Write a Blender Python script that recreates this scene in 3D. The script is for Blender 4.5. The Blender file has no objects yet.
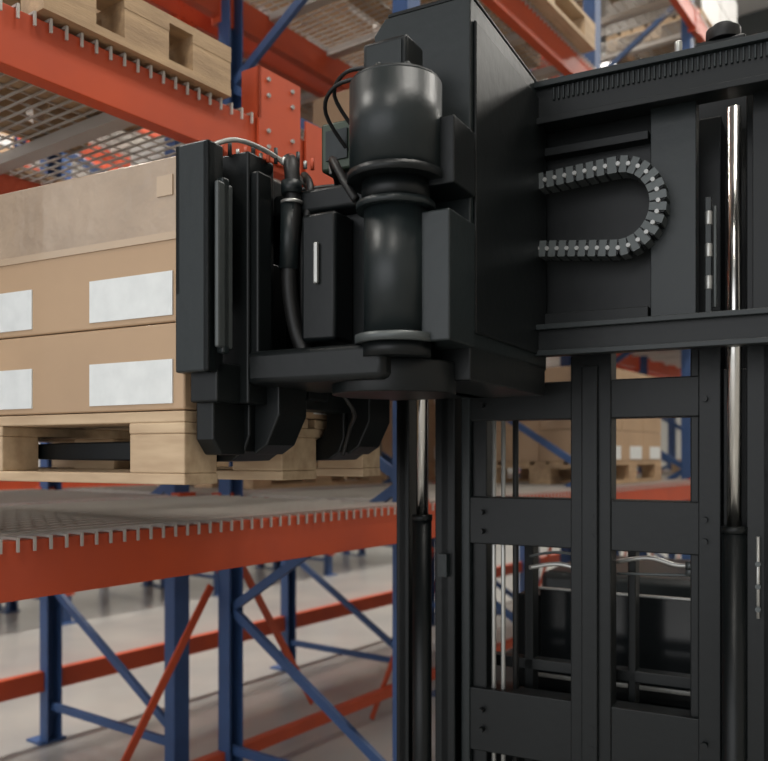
import bpy, bmesh, math, random
from mathutils import Vector, Matrix
random.seed(4)
D=bpy.data; C=bpy.context
sc=C.scene

# ------------------------------------------------------------ materials
def mat(name,col,rough=0.5,metal=0.0,noise=0.0,nscale=8.0,bump=0.0,bscale=40.0,col2=None,coat=0.0,stretch=None,emit=None,spec=0.5):
    m=D.materials.new(name); m.use_nodes=True
    nt=m.node_tree; b=nt.nodes['Principled BSDF']
    b.inputs['Base Color'].default_value=(*col,1)
    b.inputs['Roughness'].default_value=rough
    b.inputs['Metallic'].default_value=metal
    b.inputs['Coat Weight'].default_value=coat
    b.inputs['Specular IOR Level'].default_value=spec
    if emit:
        b.inputs['Emission Color'].default_value=(*col,1); b.inputs['Emission Strength'].default_value=emit
    if noise>0 or bump>0:
        tc=nt.nodes.new('ShaderNodeTexCoord'); mp=nt.nodes.new('ShaderNodeMapping')
        nt.links.new(tc.outputs['Object'],mp.inputs[0])
        if stretch: mp.inputs['Scale'].default_value=stretch
    if noise>0:
        n=nt.nodes.new('ShaderNodeTexNoise'); n.inputs['Scale'].default_value=nscale; n.inputs['Detail'].default_value=6
        nt.links.new(mp.outputs[0],n.inputs[0])
        r=nt.nodes.new('ShaderNodeValToRGB')
        c2=col2 or tuple(c*0.6 for c in col)
        r.color_ramp.elements[0].position=0.5-0.22; r.color_ramp.elements[1].position=0.5+0.22
        r.color_ramp.elements[0].color=(*[c*(1-noise)+d*noise for c,d in zip(col,c2)],1)
        r.color_ramp.elements[1].color=(*col,1)
        nt.links.new(n.outputs[0],r.inputs[0]); nt.links.new(r.outputs[0],b.inputs['Base Color'])
    if bump>0:
        n2=nt.nodes.new('ShaderNodeTexNoise'); n2.inputs['Scale'].default_value=bscale; n2.inputs['Detail'].default_value=3
        nt.links.new(mp.outputs[0],n2.inputs[0])
        bp=nt.nodes.new('ShaderNodeBump'); bp.inputs['Strength'].default_value=bump; bp.inputs['Distance'].default_value=0.01
        nt.links.new(n2.outputs[0],bp.inputs['Height']); nt.links.new(bp.outputs[0],b.inputs['Normal'])
    return m
M=dict(
 orange=mat('orange_paint',(0.54,0.078,0.024),0.45,noise=0.6,nscale=5,col2=(0.38,0.06,0.03),spec=0.45),
 blue=mat('blue_paint',(0.04,0.09,0.225),0.5,noise=0.5,nscale=6,col2=(0.03,0.06,0.14)),
 wire=mat('galvanised_wire',(0.50,0.47,0.43),0.45,metal=0.3),
 black=mat('black_paint',(0.0040,0.0056,0.0060),0.40,noise=0.4,nscale=4,bump=0.05,spec=0.28),
 dark=mat('charcoal_paint',(0.010,0.015,0.016),0.40,noise=0.6,nscale=6,bump=0.08,spec=0.38),
 grey=mat('grey_steel',(0.075,0.085,0.085),0.42,metal=0.3,noise=0.4,nscale=7),
 rubber=mat('black_rubber',(0.007,0.007,0.007),0.5,spec=0.4),
 chrome=mat('chrome',(0.66,0.65,0.62),0.2,metal=1.0),
 silver=mat('zinc_steel',(0.42,0.42,0.40),0.38,metal=0.7),
 pin=mat('chain_pin_steel',(0.30,0.30,0.29),0.4,metal=0.6),
 card=mat('cardboard',(0.47,0.315,0.19),0.6,noise=0.6,nscale=2.5,bump=0.2,bscale=9,coat=0.1,col2=(0.33,0.22,0.135)),
 card2=mat('cardboard_wrapped',(0.46,0.345,0.245),0.32,noise=0.8,nscale=5,bump=1.0,bscale=14,coat=0.6,col2=(0.27,0.20,0.14)),
 seam=mat('carton_seam',(0.16,0.10,0.06),0.8),
 tape=mat('packing_tape',(0.48,0.36,0.25),0.25,coat=0.4),
 label=mat('paper_label',(0.74,0.76,0.75),0.6,noise=0.4,nscale=22,col2=(0.5,0.52,0.52)),
 wood=mat('pallet_wood',(0.52,0.36,0.21),0.65,noise=0.8,nscale=5,stretch=(1,6,6),bump=0.2,col2=(0.26,0.17,0.10)),
 woodp=mat('pallet_wood_pale',(0.60,0.45,0.29),0.65,noise=0.85,nscale=5,stretch=(1,6,6),col2=(0.36,0.24,0.145)),
 white=mat('white_film',(0.56,0.54,0.50),0.35,noise=0.5,nscale=6),
 concrete=mat('concrete',(0.42,0.405,0.375),0.28,noise=0.7,nscale=1.6,bump=0.04,coat=0.3,col2=(0.25,0.255,0.26)),
 wallm=mat('wall_panel',(0.50,0.49,0.46),0.7,noise=0.3,nscale=1),
 ceil=mat('ceiling_panel',(0.38,0.38,0.38),0.7,noise=0.2,nscale=1),
 glass=mat('dark_screen',(0.010,0.012,0.013),0.14),
 green=mat('valve_body',(0.035,0.05,0.032),0.4,metal=0.2),
 lamp=mat('lamp_diffuser',(1,0.97,0.92),0.5,emit=4),
 film=mat('dark_wrap',(0.14,0.12,0.10),0.35,noise=0.6,nscale=8),
)

# ------------------------------------------------------------ mesh builder
class MB:
    def __init__(s): s.bm=bmesh.new(); s.mats=[]; s.rv=[]; s.rf=[]; s.rm=[]
    def mi(s,m):
        if m not in s.mats: s.mats.append(m)
        return s.mats.index(m)
    def _tag(s,faces,m,smooth=False):
        i=s.mi(m)
        for f in faces: f.material_index=i; f.smooth=smooth
    def raw(s,x0,x1,y0,y1,z0,z1,m):
        n=len(s.rv); i=s.mi(m)
        s.rv+=[(x0,y0,z0),(x1,y0,z0),(x1,y1,z0),(x0,y1,z0),(x0,y0,z1),(x1,y0,z1),(x1,y1,z1),(x0,y1,z1)]
        s.rf+=[(n,n+3,n+2,n+1),(n+4,n+5,n+6,n+7),(n,n+1,n+5,n+4),(n+1,n+2,n+6,n+5),(n+2,n+3,n+7,n+6),(n+3,n,n+4,n+7)]
        s.rm+=[i]*6
    def box(s,x0,x1,y0,y1,z0,z1,m,rot=None,bev=0):
        if not rot and not bev: return s.raw(x0,x1,y0,y1,z0,z1,m)
        c=Vector(((x0+x1)/2,(y0+y1)/2,(z0+z1)/2))
        mt=Matrix.Translation(c)
        if rot: mt=mt@rot
        mt=mt@Matrix.Diagonal((abs(x1-x0),abs(y1-y0),abs(z1-z0),1))
        r=bmesh.ops.create_cube(s.bm,size=1,matrix=mt)
        fs=set(f for v in r['verts'] for f in v.link_faces)
        s._tag(fs,m)
        if bev:
            es=list(set(e for v in r['verts'] for e in v.link_edges))
            rr=bmesh.ops.bevel(s.bm,geom=es,offset=bev,segments=2,affect='EDGES',profile=0.5)
            s._tag(rr['faces'],m,True)
    def bar(s,p,q,w,h,m):
        p=Vector(p);q=Vector(q);d=q-p;L=d.length
        R=d.to_track_quat('X','Z').to_matrix().to_4x4()
        mt=Matrix.Translation((p+q)/2)@R@Matrix.Diagonal((L,w,h,1))
        r=bmesh.ops.create_cube(s.bm,size=1,matrix=mt)
        s._tag(set(f for v in r['verts'] for f in v.link_faces),m)
    def cyl(s,p,q,r,m,seg=20,r2=None,smooth=True):
        p=Vector(p);q=Vector(q);d=q-p
        R=d.to_track_quat('Z','Y').to_matrix().to_4x4()
        mt=Matrix.Translation((p+q)/2)@R
        g=bmesh.ops.create_cone(s.bm,cap_ends=True,segments=seg,radius1=r,radius2=r if r2 is None else r2,depth=d.length,matrix=mt)
        fs=set(f for v in g['verts'] for f in v.link_faces)
        s._tag(fs,m)
        for f in fs:
            if len(f.verts)==4 and smooth: f.smooth=True
    def prism(s,pts,axis,a0,a1,m):
        def P(u,v,w):
            return {'x':(w,u,v),'y':(u,w,v),'z':(u,v,w)}[axis]
        A=[s.bm.verts.new(P(u,v,a0)) for u,v in pts]; B=[s.bm.verts.new(P(u,v,a1)) for u,v in pts]
        fs=[s.bm.faces.new(A),s.bm.faces.new(B[::-1])]
        n=len(pts)
        for i in range(n): fs.append(s.bm.faces.new((A[i],A[(i+1)%n],B[(i+1)%n],B[i])))
        bmesh.ops.recalc_face_normals(s.bm,faces=fs)
        s._tag(fs,m)
    def tube(s,pts,r,m,seg=8,sub=6):
        P=[Vector(p) for p in pts]
        Q=[]
        n=len(P)
        for i in range(n-1):
            p0=P[max(i-1,0)];p1=P[i];p2=P[i+1];p3=P[min(i+2,n-1)]
            for k in range(sub):
                t=k/sub
                Q.append(0.5*((2*p1)+(p2-p0)*t+(2*p0-5*p1+4*p2-p3)*t*t+(3*p1-p0-3*p2+p3)*t**3))
        Q.append(P[-1])
        rings=[];up=Vector((0.13,0.9,0.3)).normalized()
        for i,c in enumerate(Q):
            d=(Q[min(i+1,len(Q)-1)]-Q[max(i-1,0)]).normalized()
            a=d.cross(up)
            if a.length<0.1: a=d.cross(Vector((1,0,0)))
            a.normalize(); b=d.cross(a).normalized()
            rings.append([s.bm.verts.new(c+a*r*math.cos(2*math.pi*k/seg)+b*r*math.sin(2*math.pi*k/seg)) for k in range(seg)])
        fs=[]
        for i in range(len(rings)-1):
            for k in range(seg):
                fs.append(s.bm.faces.new((rings[i][k],rings[i][(k+1)%seg],rings[i+1][(k+1)%seg],rings[i+1][k])))
        fs.append(s.bm.faces.new(rings[0]));fs.append(s.bm.faces.new(rings[-1][::-1]))
        bmesh.ops.recalc_face_normals(s.bm,faces=fs)
        s._tag(fs,m,True)
    def mesh(s,name):
        me=D.meshes.new(name)
        if s.rv:
            t=D.meshes.new('tmp'); t.from_pydata(s.rv,[],s.rf); t.polygons.foreach_set('material_index',s.rm); t.update()
            s.bm.from_mesh(t); D.meshes.remove(t)
        s.bm.to_mesh(me); s.bm.free()
        for m in s.mats: me.materials.append(M[m])
        return me
    def obj(s,name,parent=None,loc=(0,0,0),rz=0,bevel=0):
        o=D.objects.new(name,s.mesh(name)); C.collection.objects.link(o)
        o.location=loc; o.rotation_euler=(0,0,rz)
        if parent: o.parent=parent
        if bevel:
            b=o.modifiers.new('bevel','BEVEL'); b.width=bevel; b.segments=2; b.limit_method='ANGLE'; b.angle_limit=math.radians(40)
        return o
def empty(name,loc,rz):
    e=D.objects.new(name,None); C.collection.objects.link(e); e.location=loc; e.rotation_euler=(0,0,rz); e.empty_display_size=0.2
    return e

RA=math.radians(54); RO=Vector((-0.9,1.94,0))      # rack frame
Ru=Vector((math.cos(RA),math.sin(RA),0)); Rv=Vector((-math.sin(RA),math.cos(RA),0))
def rw(u,v,z=0): 
    p=RO+Ru*u+Rv*v; return (p.x,p.y,z)

# ------------------------------------------------------------ room
b=MB(); b.box(-10,24,-7,14,-0.1,0,'concrete'); b.obj('floor',loc=rw(0,0),rz=RA)
b=MB(); b.box(-10,24,-7,14,9,9.1,'ceil')
for i in range(9): b.box(-9+i*3.8,-8.8+i*3.8,-7,14,8.6,9.0,'grey')
b.obj('ceiling',loc=rw(0,0),rz=RA)
b=MB(); b.box(-10,24,14,14.2,0,9,'wallm'); 
for i in range(33): b.box(-9.5+i,-9.46+i,13.97,14,0.3,9,'ceil')
b.obj('wall_back',loc=rw(0,0),rz=RA)
b=MB(); b.box(24,24.2,-7,14,0,9,'wallm'); b.obj('wall_right',loc=rw(0,0),rz=RA)
b=MB(); b.box(-10,24,-7.2,-7,0,9,'wallm'); b.obj('wall_front',loc=rw(0,0),rz=RA)

# ------------------------------------------------------------ racks
BAY=1.95
def rack(v0,v1,nb,levels,start=0,U0=-0.33,low=(),braces=False):
    E=empty('pallet_rack',rw(0,v0),RA)
    dv=v1-v0; H=levels[-1]+0.5
    f=MB()
    for i in range(nb+1):
        u=U0+(i+start)*BAY
        for vv in (0,dv):
            sgn=1 if vv==0 else -1
            f.box(u-0.045,u+0.045,vv-0.004,vv+0.004,0,H,'blue')
            f.box(u-0.045,u-0.037,vv,vv+sgn*0.07,0,H,'blue'); f.box(u+0.037,u+0.045,vv,vv+sgn*0.07,0,H,'blue')
            f.box(u-0.08,u+0.08,vv-0.06,vv+0.08,0,0.012,'blue')
        z=0.25; k=0
        while z<H-0.6:
            a=(u,0.04,z) if k%2==0 else (u,dv-0.04,z); c=(u,dv-0.04,z+0.62) if k%2==0 else (u,0.04,z+0.62)
            f.bar(a,c,0.025,0.04,'blue'); z+=0.62;k+=1
        f.bar((u,0.04,0.2),(u,dv-0.04,0.2),0.025,0.04,'blue')
    f.obj('upright_frames',E)
    g=MB()
    for i in range(nb):
        a=U0+(i+start)*BAY+0.047; c=a+BAY-0.094
        for z in levels:
            for vv in (-0.01,dv+0.01):
                y0=vv-0.03 if vv<0 else vv-0.02; y1=y0+0.05
                g.box(a,c,y0,y1,z-0.14,z,'orange')
                for e0 in (a-0.05,c-0.004):
                    g.box(e0,e0+0.054,y0-0.006,y1+0.006,z-0.17,z+0.02,'orange')
                    for kk in range(3): g.cyl((e0+0.027,y0-0.012,z-0.14+kk*0.06),(e0+0.027,y1+0.012,z-0.14+kk*0.06),0.006,'orange',8)
        for (vv,z,t) in low: g.box(a,c,vv-0.025,vv+0.025,z-t,z,'orange')
        if braces:
            g.bar((a+0.02,dv+0.03,1.15),(a+0.62,dv+0.03,0.25),0.012,0.04,'orange')
            g.bar((c-0.02,dv+0.03,0.98),(c-0.70,dv+0.03,0.02),0.012,0.04,'orange')
    g.obj('load_beams',E,bevel=0.004)
    w=MB()
    for i in range(nb):
        a=U0+(i+start)*BAY+0.07; c=a+BAY-0.14
        for z in levels:
            n=int((c-a)/0.042)
            for k in range(n+1):
                u=a+(c-a)*k/n
                w.raw(u-0.003,u+0.003,-0.05,dv+0.05,z+0.002,z+0.008,'wire')
                w.raw(u-0.003,u+0.003,-0.052,-0.046,z-0.026,z+0.008,'wire')
                w.raw(u-0.003,u+0.003,dv+0.046,dv+0.052,z-0.026,z+0.008,'wire')
            for k in range(15):
                v=0.02+(dv-0.04)*k/14
                w.raw(a,c,v-0.003,v+0.003,z+0.008,z+0.013,'wire')
            for k in range(4):
                u=a+(c-a)*(k+0.5)/4
                w.raw(u-0.03,u+0.03,0.03,dv-0.03,z-0.035,z+0.001,'wire')
    w.obj('wire_decks',E)
    return E
LV=[1.40,2.64,3.82,5.06]
R1=rack(0,1.08,5,LV,U0=-0.22,low=((1.06,0.20,0.06),),braces=True)
# load stop bracket bolted to the upper front beam
b=MB(); b.box(0.80,0.99,-0.056,-0.046,2.52,2.80,'orange'); b.box(0.80,0.81,-0.056,0.02,2.64,2.80,'orange')
b.box(1.02,1.16,-0.054,-0.046,2.50,2.70,'orange')
for z in (2.56,2.61,2.72,2.77): b.cyl((0.84,-0.062,z),(0.84,-0.05,z),0.007,'silver',8); b.cyl((0.95,-0.062,z),(0.95,-0.05,z),0.007,'silver',8)
b.obj('load_stop_bracket',R1)
rack(1.27,2.40,5,LV,low=((1.11,0.40,0.11),))
rack(5.2,6.2,6,[0.44]+LV,start=-1)
rack(6.45,7.4,6,LV,start=-1)

# ------------------------------------------------------------ pallets and loads
def pallet_geo(b,L=1.2,W=0.8,m='wood',z=0):
    bx=[0.0725,L/2,L-0.0725]; by=[0.05,W/2,W-0.05]
    bw=[0.1,0.145,0.1]
    for j,y in enumerate(by):
        b.box(0,L,y-bw[j]/2,y+bw[j]/2,z,z+0.022,m)
        for x in bx: b.box(x-0.0715,x+0.0715,y-bw[j]/2+0.001,y+bw[j]/2-0.001,z+0.022,z+0.100,m)
    for x in bx: b.box(x-0.0725,x+0.0725,0,W,z+0.100,z+0.122,m)
    n=7 if W>0.7 else 5
    for k in range(n):
        y0=(W-0.1)*k/(n-1); b.box(0,L,y0,y0+(0.1 if k%2==0 else 0.085),z+0.122,z+0.144,m)
def cartons(b,L,W,z,nx,ny,hs,m='card',ms=None,label=True,g=0.002):
    cw=L/nx; cd=W/ny; zz=z
    for li,h in enumerate(hs):
        mm=ms[li] if ms else m
        for i in range(nx):
            for j in range(ny):
                b.box(i*cw+g,(i+1)*cw-g,j*cd+g,(j+1)*cd-g,zz+0.001,zz+h-0.001,mm,bev=0.004)
        b.box(0.02,L-0.02,0.02,W-0.02,zz,zz+h-0.003,'seam')
        if label and (label is True or li in label):
            nl=3; lw=L/3
            for i in range(nl):
                b.box(i*lw+0.145,(i+1)*lw-0.03,-0.001,0.004,zz+0.014,zz+0.100,'label')
            for j in range(ny):
                b.box(L-0.004,L+0.001,j*cd+0.06,(j+1)*cd-0.06,zz+0.012,zz+0.09,'label')
        zz+=h
TA=math.radians(-28); TO=Vector((0.125,2.25,0))
Tp=Vector((math.cos(TA),math.sin(TA),0)); Tq=Vector((-math.sin(TA),math.cos(TA),0))
def tw(a,bb,z=0):
    p=TO+Tp*a+Tq*bb; return (p.x,p.y,z)
b=MB(); pallet_geo(b,m='woodp'); b.obj('wooden_pallet',loc=tw(-1.345,-0.813,1.542),rz=TA,bevel=0.003)
b=MB(); cartons(b,1.2,0.8,0,2,2,[0.172,0.165,0.160],ms=['card','card','card2'],label=(0,1))
b.box(1.13,1.17,-0.001,0.005,0.42,0.46,'tape')
b.box(0.0,1.2,-0.0012,0.004,0.333,0.348,'tape')
b.obj('carton_stack',loc=tw(-1.345,-0.813,1.687),rz=TA)

def mk(kind):
    b=MB()
    if kind=='empty': pallet_geo(b,m='woodp')
    elif kind=='emptystack':
        for k in range(4): pallet_geo(b,m='wood' if k%2 else 'woodp',z=k*0.146)
    elif kind=='boxes': pallet_geo(b); cartons(b,1.2,0.8,0.145,3,2,[0.2,0.2,0.2],label=(0,2))
    elif kind=='tall': pallet_geo(b,m='woodp'); cartons(b,1.2,0.8,0.145,4,2,[0.22,0.22,0.22,0.2],m='card2',label=False)
    elif kind=='white': pallet_geo(b,m='woodp'); cartons(b,1.2,0.8,0.145,2,2,[0.3,0.3],m='white',label=False)
    elif kind=='dark': pallet_geo(b,m='wood'); cartons(b,1.2,0.8,0.145,2,2,[0.28,0.28],m='film',label=False)
    elif kind=='half': pallet_geo(b,L=0.60,W=0.8,m='wood')
    return b.mesh('pallet_'+kind)
K={k:mk(k) for k in ('empty','emptystack','boxes','tall','white','dark','half')}
NM=dict(empty='wooden_pallet',emptystack='stacked_wooden_pallets',boxes='loaded_pallet',tall='loaded_pallet',white='wrapped_pallet_load',dark='wrapped_pallet_load',half='wooden_pallet')
def put(kind,u,v,z,dr=0):
    o=D.objects.new(NM[kind],K[kind]); C.collection.objects.link(o)
    o.location=rw(u,v,z+0.0135); o.rotation_euler=(0,0,RA+math.radians(dr))
# row 1
put('half',0.07,-0.07,2.64)
put('empty',2.15,-0.12,3.82); put('empty',4.0,-0.14,3.82)
put('boxes',2.15,0.1,2.64)
put('boxes',3.84,0.05,1.40); put('empty',7.9,0.05,1.40)
put('tall',3.95,0.05,2.64); put('white',5.9,0.05,2.64); put('boxes',7.9,0.05,2.64)
put('dark',5.9,0.0,3.82); put('tall',7.9,0.0,3.82)
put('empty',2.15,0.0,5.06); put('dark',3.95,0.0,5.06); put('dark',5.9,0,5.06); put('boxes',7.9,0,5.06)
put('emptystack',0.1,0.05,3.82)
# row 2
put('dark',2.2,1.37,1.40); put('boxes',3.9,1.37,1.40)
put('empty',0.1,1.37,2.64); put('white',2.0,1.37,2.64); put('tall',4.0,1.37,2.64)
put('empty',0.2,1.37,3.82); put('boxes',2.1,1.37,3.82); put('white',4.0,1.37,3.82); put('tall',5.8,1.37,3.82)
# rows 3/4
for i,kd in enumerate(['boxes','white','tall','emptystack','empty','empty']):
    u=-2.0+i*BAY
    put(kd,u,5.3,1.40)
    put(['tall','boxes','empty','white','boxes','dark'][i],u,5.3,2.64)
    put(['white','tall','boxes','empty','dark','boxes'][i],u,5.3,3.82)

# ------------------------------------------------------------ forklift (very-narrow-aisle turret truck)
T=empty('turret_forklift',tw(0,0),TA)
m=MB()
def channel(a0,a1,b0,b1,z0,z1,mm='black',t=0.012):
    m.box(a0,a1,b0,b0+t,z0,z1,mm); m.box(a0,a1,b1-t,b1,z0,z1,mm); m.box((a0+a1)/2-t,(a0+a1)/2+t,b0,b1,z0,z1,mm)
channel(-0.088,-0.050,-0.03,0.10,0.12,2.40,'black')
channel(0.028,0.085,-0.03,0.09,0.12,2.40)
m.box(0.09,0.115,0.0,0.08,0.12,2.35,'dark')
m.box(0.115,0.155,0.02,0.08,0.12,2.35,'black')
m.box(0.385,0.485,0.0,0.06,0.12,2.36,'black')
m.box(0.415,0.455,-0.012,0.0,0.12,1.82,'black')
m.box(0.685,0.735,0.0,0.08,0.12,2.38,'black')
m.box(0.665,0.685,0.02,0.08,0.12,2.36,'black')
channel(0.79,0.88,-0.03,0.10,0.12,2.42)
m.box(0.735,0.80,0.03,0.09,0.12,1.80,'black')
m.box(0.66,0.88,0.10,0.11,1.80,2.55,'black')
for z0,z1 in ((1.69,1.785),(1.366,1.49),(0.82,0.985),(0.3,0.45)):
    m.box(0.10,0.72,0.005,0.07,z0,z1,'black')
m.box(-0.09,0.88,0.10,0.14,2.28,2.38,'black'); m.box(-0.09,0.88,0.10,0.14,0.2,0.4,'black')
for a0,a1 in ((0.225,0.25),(0.50,0.52)):
    m.box(a0,a1,0.12,0.17,0.2,1.36,'black')
m.box(0.12,0.72,0.12,0.16,1.02,1.05,'black')
m.obj('mast_frame',T,bevel=0.003)
m=MB()
for a in (-0.010,0.765):
    m.cyl((a,-0.03,1.43),(a,-0.03,2.38),0.0155,'chrome',24)
    m.cyl((a,-0.03,0.15),(a,-0.03,1.43),0.026,'black',24); m.cyl((a,-0.03,1.425),(a,-0.03,1.44),0.028,'black',24)
for a in (0.172,0.198): m.cyl((a,0.03,0.2),(a,0.03,2.2),0.006,'silver',12)
m.cyl((0.225,0.05,0.5),(0.225,0.05,2.2),0.008,'rubber',12)
m.obj('lift_cylinders',T)
m=MB()
m.tube([(0.25,0.09,1.30),(0.33,0.085,1.315),(0.40,0.085,1.30)],0.006,'silver')
m.tube([(0.25,0.09,1.33),(0.32,0.085,1.345),(0.40,0.085,1.34)],0.004,'grey')
m.tube([(0.48,0.09,1.33),(0.56,0.08,1.345),(0.63,0.085,1.33),(0.70,0.085,1.34)],0.006,'silver')
m.tube([(0.48,0.09,1.30),(0.58,0.08,1.305),(0.70,0.085,1.31)],0.004,'grey')
for z in (1.26,1.31,1.36): m.cyl((0.815,-0.035,z),(0.815,-0.05,z),0.006,'grey',10)
m.cyl((0.815,-0.045,1.24),(0.815,-0.045,1.42),0.004,'silver',8)
for z in (1.33,1.345): m.cyl((0.66,0.06,z-0.02),(0.66,0.06,z),0.012,'grey',10)
m.box(0.045,0.07,-0.05,-0.03,1.28,1.34,'dark')
for a in (0.15,0.44,0.70):
    for z in (1.40,1.45,0.88,0.93,1.73): m.cyl((a,-0.014,z),(a,0.004,z),0.007,'black',10)
m.obj('mast_fittings',T)
m=MB()
m.box(-0.05,0.9,0.32,0.40,0.25,0.90,'black')
m.box(0.20,0.68,0.34,0.37,0.955,1.205,'glass')
m.box(0.19,0.69,0.333,0.342,0.945,0.957,'silver'); m.box(0.19,0.69,0.333,0.342,1.203,1.211,'silver')
m.box(0.686,0.695,0.333,0.342,0.945,1.211,'silver'); m.box(0.186,0.194,0.333,0.342,0.945,1.211,'grey')
m.box(0.24,0.40,0.325,0.335,0.978,0.992,'chrome'); m.box(0.50,0.66,0.325,0.335,0.972,0.982,'chrome')
m.box(0.12,0.78,0.37,0.5,0.9,1.18,'black')
m.obj('operator_console',T,bevel=0.003)
m=MB()
m.box(-0.15,0.95,0.45,2.0,0.10,0.85,'dark',bev=0.03)
m.box(-0.10,0.90,1.3,2.0,0.85,1.12,'dark',bev=0.03)
m.box(-0.12,-0.02,-0.35,0.5,0.08,0.22,'black'); m.box(0.82,0.92,-0.35,0.5,0.08,0.22,'black')
m.box(-0.1,0.9,-0.02,0.5,0.1,0.2,'black')
m.obj('chassis',T)
m=MB()
for a in (-0.11,0.83): m.cyl((a,-0.25,0.09),(a+0.08,-0.25,0.09),0.09,'rubber',24)
for a in (-0.155,0.875): m.cyl((a,1.6,0.16),(a+0.08,1.6,0.16),0.16,'rubber',28)
m.obj('wheels',T)
# traverse carriage
m=MB()
m.box(0.33,1.05,-0.20,-0.12,2.365,2.44,'black'); m.box(0.33,1.05,-0.215,-0.10,2.436,2.45,'dark')
m.box(0.33,1.05,-0.215,-0.20,2.352,2.366,'black')
m.box(0.33,1.05,-0.20,-0.12,1.832,1.888,'black'); m.box(0.33,1.05,-0.218,-0.10,1.884,1.896,'dark'); m.box(0.33,1.05,-0.21,-0.195,1.826,1.838,'dark')
m.box(0.33,0.62,-0.115,-0.10,1.89,2.44,'black')
m.box(0.605,0.70,-0.15,-0.10,1.89,2.44,'dark')
m.box(0.81,1.05,-0.13,-0.06,1.89,2.44,'black')
m.box(0.33,0.60,-0.15,-0.112,1.90,1.93,'black')
m.box(0.33,0.60,-0.15,-0.112,2.30,2.32,'black')
k=0.40
while k<1.04:
    m.box(k,k+0.005,-0.206,-0.199,2.405,2.434,'dark'); k+=0.011
m.cyl((0.665,-0.16,2.45),(0.665,-0.16,2.495),0.008,'silver',10); m.cyl((0.665,-0.16,2.45),(0.665,-0.16,2.457),0.014,'silver',8)
m.box(0.70,0.80,-0.18,-0.13,2.45,2.475,'black',bev=0.005); m.cyl((0.755,-0.155,2.475),(0.755,-0.155,2.50),0.035,'rubber',16); m.cyl((0.755,-0.155,2.50),(0.755,-0.155,2.51),0.022,'rubber',16)
for z in (1.96,2.03,2.10): m.cyl((0.722,-0.12,z),(0.722,-0.12,z+0.03),0.008,'silver',10)
m.cyl((0.735,-0.12,1.92),(0.735,-0.12,2.14),0.004,'grey',8)
m.box(0.715,0.728,-0.125,-0.115,1.90,2.16,'dark')
m.obj('traverse_carriage',T,bevel=0.002)
# drag chain
m=MB()
path=[]
n=9
for i in range(n): path.append((0.335+0.205*i/n,2.226+0.012*i/n))
for i in range(13):
    t=math.pi/2-math.pi*i/12; path.append((0.545+0.085*math.cos(t),2.146+0.092*math.sin(t)))
for i in range(1,n+1): path.append((0.545-0.205*i/n,2.054+0.022*i/n))
for i in range(len(path)-1):
    (a0,z0),(a1,z1)=path[i],path[i+1]
    ang=math.atan2(z1-z0,a1-a0); L=math.hypot(a1-a0,z1-z0)
    R=Matrix.Rotation(-ang,4,'Y'); ca,cz=(a0+a1)/2,(z0+z1)/2
    m.box(ca-L*0.5,ca+L*0.5,-0.195,-0.155,cz-0.014,cz+0.014,'black',rot=R)
    m.box(ca-L*0.36,ca+L*0.36,-0.199,-0.151,cz-0.018,cz+0.018,'grey',rot=R)
    m.cyl((a0,-0.203,z0),(a0,-0.150,z0),0.0048,'pin',8)
m.obj('cable_drag_chain',T)
# turret head
m=MB()
m.prism([(0.155,2.43),(0.18,2.46),(0.36,2.46),(0.36,1.80),(0.155,1.80)],'y',-0.60,-0.12,'dark')
m.prism([(-0.60,2.46),(-0.12,2.452),(-0.12,2.46),(-0.60,2.468)],'x',0.185,0.362,'black')
m.box(0.36,0.366,-0.585,-0.15,1.83,2.42,'black')
m.box(0.10,0.16,-0.50,-0.15,1.82,2.20,'black')
m.box(0.27,0.37,-0.72,-0.60,1.80,2.03,'dark')
m.box(0.27,0.37,-0.70,-0.60,2.08,2.20,'black')
m.obj('turret_housing',T,bevel=0.008)
m=MB()
c=(0.26,-0.71)
def dr(z0,z1,r,mm,r2=None): m.cyl((c[0],c[1],z0),(c[0],c[1],z1),r,mm,40,r2=r2)
dr(2.105,2.265,0.084,'dark'); dr(2.265,2.272,0.084,'dark',0.080); dr(2.09,2.105,0.088,'black')
dr(2.05,2.09,0.062,'black'); dr(2.04,2.052,0.072,'dark'); dr(1.81,2.04,0.058,'dark'); dr(1.80,1.815,0.074,'grey'); dr(1.775,1.80,0.064,'black')
m.box(0.205,0.295,-0.735,-0.665,2.272,2.345,'black',bev=0.006)
m.box(0.215,0.285,-0.738,-0.73,2.285,2.335,'dark')
for k in range(8):
    t=k*math.pi/4; m.cyl((c[0]+0.066*math.cos(t),c[1]+0.066*math.sin(t),2.27),(c[0]+0.066*math.cos(t),c[1]+0.066*math.sin(t),2.28),0.006,'dark',8)
m.obj('rotation_motor',T)
m=MB()
m.cyl((0.21,-0.62,1.715),(0.21,-0.62,1.775),0.12,'black',40)
m.box(-0.04,0.26,-0.76,-0.50,1.735,1.80,'black',bev=0.012)
m.box(0.18,0.36,-0.60,-0.13,1.74,1.81,'black')
m.box(-0.05,0.20,-0.66,-0.56,2.08,2.13,'black',bev=0.01)
m.box(0.02,0.18,-0.62,-0.50,1.80,2.08,'black')
m.box(0.04,0.12,-0.69,-0.62,1.82,2.07,'black',bev=0.008)
m.box(0.075,0.085,-0.70,-0.69,1.93,2.01,'silver')
m.box(-0.04,0.22,-0.4,-0.14,1.74,2.12,'black')
m.obj('pivot_arm',T,bevel=0.003)
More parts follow.
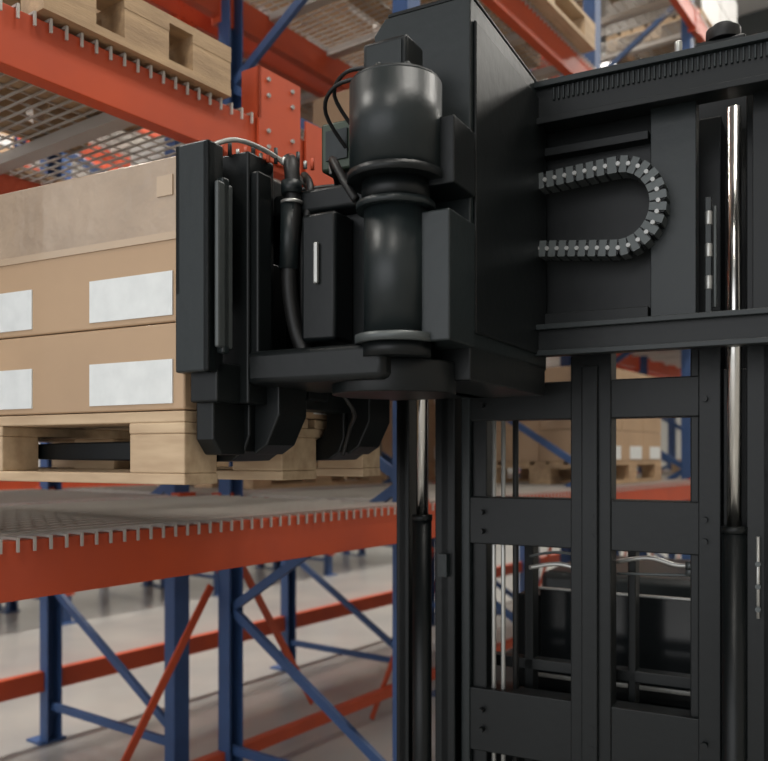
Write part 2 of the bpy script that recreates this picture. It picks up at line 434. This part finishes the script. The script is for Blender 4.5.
# fork carriage
m=MB()
m.box(-0.140,-0.060,-0.845,-0.822,1.755,2.185,'dark'); m.box(-0.140,-0.125,-0.845,-0.13,1.90,2.185,'black')
m.box(-0.075,-0.060,-0.845,-0.80,1.755,2.185,'black')
m.box(-0.055,-0.045,-0.835,-0.79,1.80,2.11,'grey'); m.box(-0.062,-0.045,-0.82,-0.80,1.79,2.12,'dark')
m.box(-0.125,-0.04,-0.75,-0.665,1.70,2.19,'black')
m.box(-0.04,-0.02,-0.745,-0.70,1.78,2.15,'black')
m.box(-0.125,-0.06,-0.66,-0.14,2.09,2.17,'black'); m.box(-0.125,-0.06,-0.82,-0.14,1.70,1.775,'black')
m.box(-0.125,-0.05,-0.52,-0.44,1.72,2.15,'black'); m.box(-0.125,-0.05,-0.22,-0.14,1.72,2.19,'black')
m.prism([(-0.80,1.72),(-0.80,1.63),(-0.775,1.60),(-0.70,1.60),(-0.69,1.72)],'x',-0.128,-0.085,'black')
m.box(-0.05,-0.035,-0.50,-0.475,1.88,2.0,'silver')
m.box(-0.118,-0.11,-0.66,-0.52,1.80,2.06,'dark')
m.obj('fork_carriage',T,bevel=0.004)
m=MB()
for b0,b1 in ((-0.705,-0.575),(-0.335,-0.20)):
    prof=[(-1.25,1.600),(-1.25,1.607),(-0.6,1.628),(-0.165,1.632),(-0.135,1.645),(-0.122,1.67),(-0.122,2.0),(-0.072,2.0),(-0.072,1.64),(-0.085,1.607),(-0.115,1.588),(-0.16,1.586),(-0.6,1.588)]
    m.prism(prof,'y',b0,b1,'black')
    m.prism([(-0.072,1.60),(-0.04,1.62),(-0.01,1.68),(-0.01,1.78),(-0.072,1.80)],'y',b0+0.015,b1-0.015,'black')
m.obj('forks',T,bevel=0.004)
m=MB()
m.tube([(-0.02,-0.64,2.20),(0.0,-0.66,2.17),(0.01,-0.67,2.08),(0.0,-0.67,1.95),(0.01,-0.66,1.85),(0.04,-0.66,1.79)],0.016,'rubber',12)
m.tube([(-0.01,-0.60,2.18),(0.03,-0.64,2.13),(0.03,-0.66,2.0),(0.02,-0.64,1.80)],0.009,'rubber',10)
m.cyl((0.006,-0.67,2.12),(0.006,-0.67,2.145),0.021,'dark',16); m.cyl((0.0,-0.67,1.97),(0.004,-0.67,2.10),0.020,'dark',16)
m.cyl((0.006,-0.67,2.10),(0.006,-0.67,2.106),0.022,'silver',16)
m.tube([(0.12,-0.60,2.24),(0.10,-0.66,2.30),(0.15,-0.70,2.32),(0.22,-0.71,2.31)],0.004,'rubber')
m.tube([(0.10,-0.58,2.20),(0.08,-0.66,2.27),(0.13,-0.70,2.30),(0.22,-0.70,2.30)],0.004,'rubber')
m.tube([(0.06,-0.58,2.16),(0.12,-0.70,2.16),(0.17,-0.74,2.10),(0.2,-0.75,2.06)],0.008,'rubber')
m.box(0.03,0.11,-0.60,-0.52,2.18,2.28,'green',bev=0.006); m.box(0.045,0.095,-0.605,-0.595,2.20,2.26,'dark')
m.box(0.05,0.09,-0.58,-0.54,2.13,2.18,'black'); m.cyl((0.06,-0.605,2.17),(0.06,-0.605,2.20),0.006,'silver',8)
m.tube([(-0.10,-0.80,2.19),(-0.06,-0.76,2.21),(-0.03,-0.68,2.20),(0.0,-0.62,2.16),(0.02,-0.60,2.12)],0.005,'silver')
for k in range(14):
    a=-0.10+0.009*k; m.cyl((a,-0.78+0.013*k,2.185),(a,-0.78+0.013*k,2.20+0.008*(k%3)),0.004,('silver','orange','dark')[k%3],8)
m.tube([(-0.05,-0.55,2.17),(0.0,-0.45,2.20),(0.06,-0.5,2.16)],0.006,'rubber')
m.tube([(-0.02,-0.50,1.78),(0.02,-0.45,1.70),(-0.03,-0.38,1.66),(-0.06,-0.36,1.60)],0.005,'rubber')
m.obj('hydraulic_hoses',T)

# ------------------------------------------------------------ lights
def area(name,loc,sx,sy,e,col=(1,0.955,0.88),rx=0,rz=RA,ry=0):
    l=D.lights.new(name,'AREA'); l.shape='RECTANGLE'; l.size=sx; l.size_y=sy; l.energy=e; l.color=col
    o=D.objects.new(name,l); C.collection.objects.link(o); o.location=loc; o.rotation_euler=(rx,ry,rz); return o
for (u,v) in ((-4,-2.6),(1,-2.6),(6,-2.6),(12,-2.6),(-2,3.7),(3,3.7),(8,3.7),(14,3.7),(0,10),(8,10)):
    b=MB(); b.box(-1.2,1.2,-0.5,0.5,0.02,0.10,'silver'); b.box(-1.17,1.17,-0.47,0.47,0.0,0.02,'lamp')
    b.obj('ceiling_lamp',loc=rw(u,v,8.5),rz=RA)
    area('lamp_light',rw(u,v,8.45),2.4,1.0,(180 if v<0 else 360))
area('open_side_fill',rw(-7,-1.0,3.0),7,5,190,(0.97,0.98,1.0),rx=math.radians(90),rz=RA-math.radians(90))  # added soft fill lamp at the open room side, behind the camera
w=D.worlds.new('World'); sc.world=w; w.use_nodes=True
w.node_tree.nodes['Background'].inputs[0].default_value=(0.95,0.97,1,1); w.node_tree.nodes['Background'].inputs[1].default_value=0.85

# ------------------------------------------------------------ camera
cd=D.cameras.new('camera'); cam=D.objects.new('camera',cd); C.collection.objects.link(cam)
cam.location=(0,0,1.6); cam.rotation_euler=(math.radians(90),0,0)
cd.sensor_width=36; cd.lens=36*830/768; cd.shift_y=0.097; cd.clip_start=0.05
cd.dof.use_dof=True; cd.dof.focus_distance=1.7; cd.dof.aperture_fstop=3.5
sc.camera=cam
sc.view_settings.view_transform='Standard'
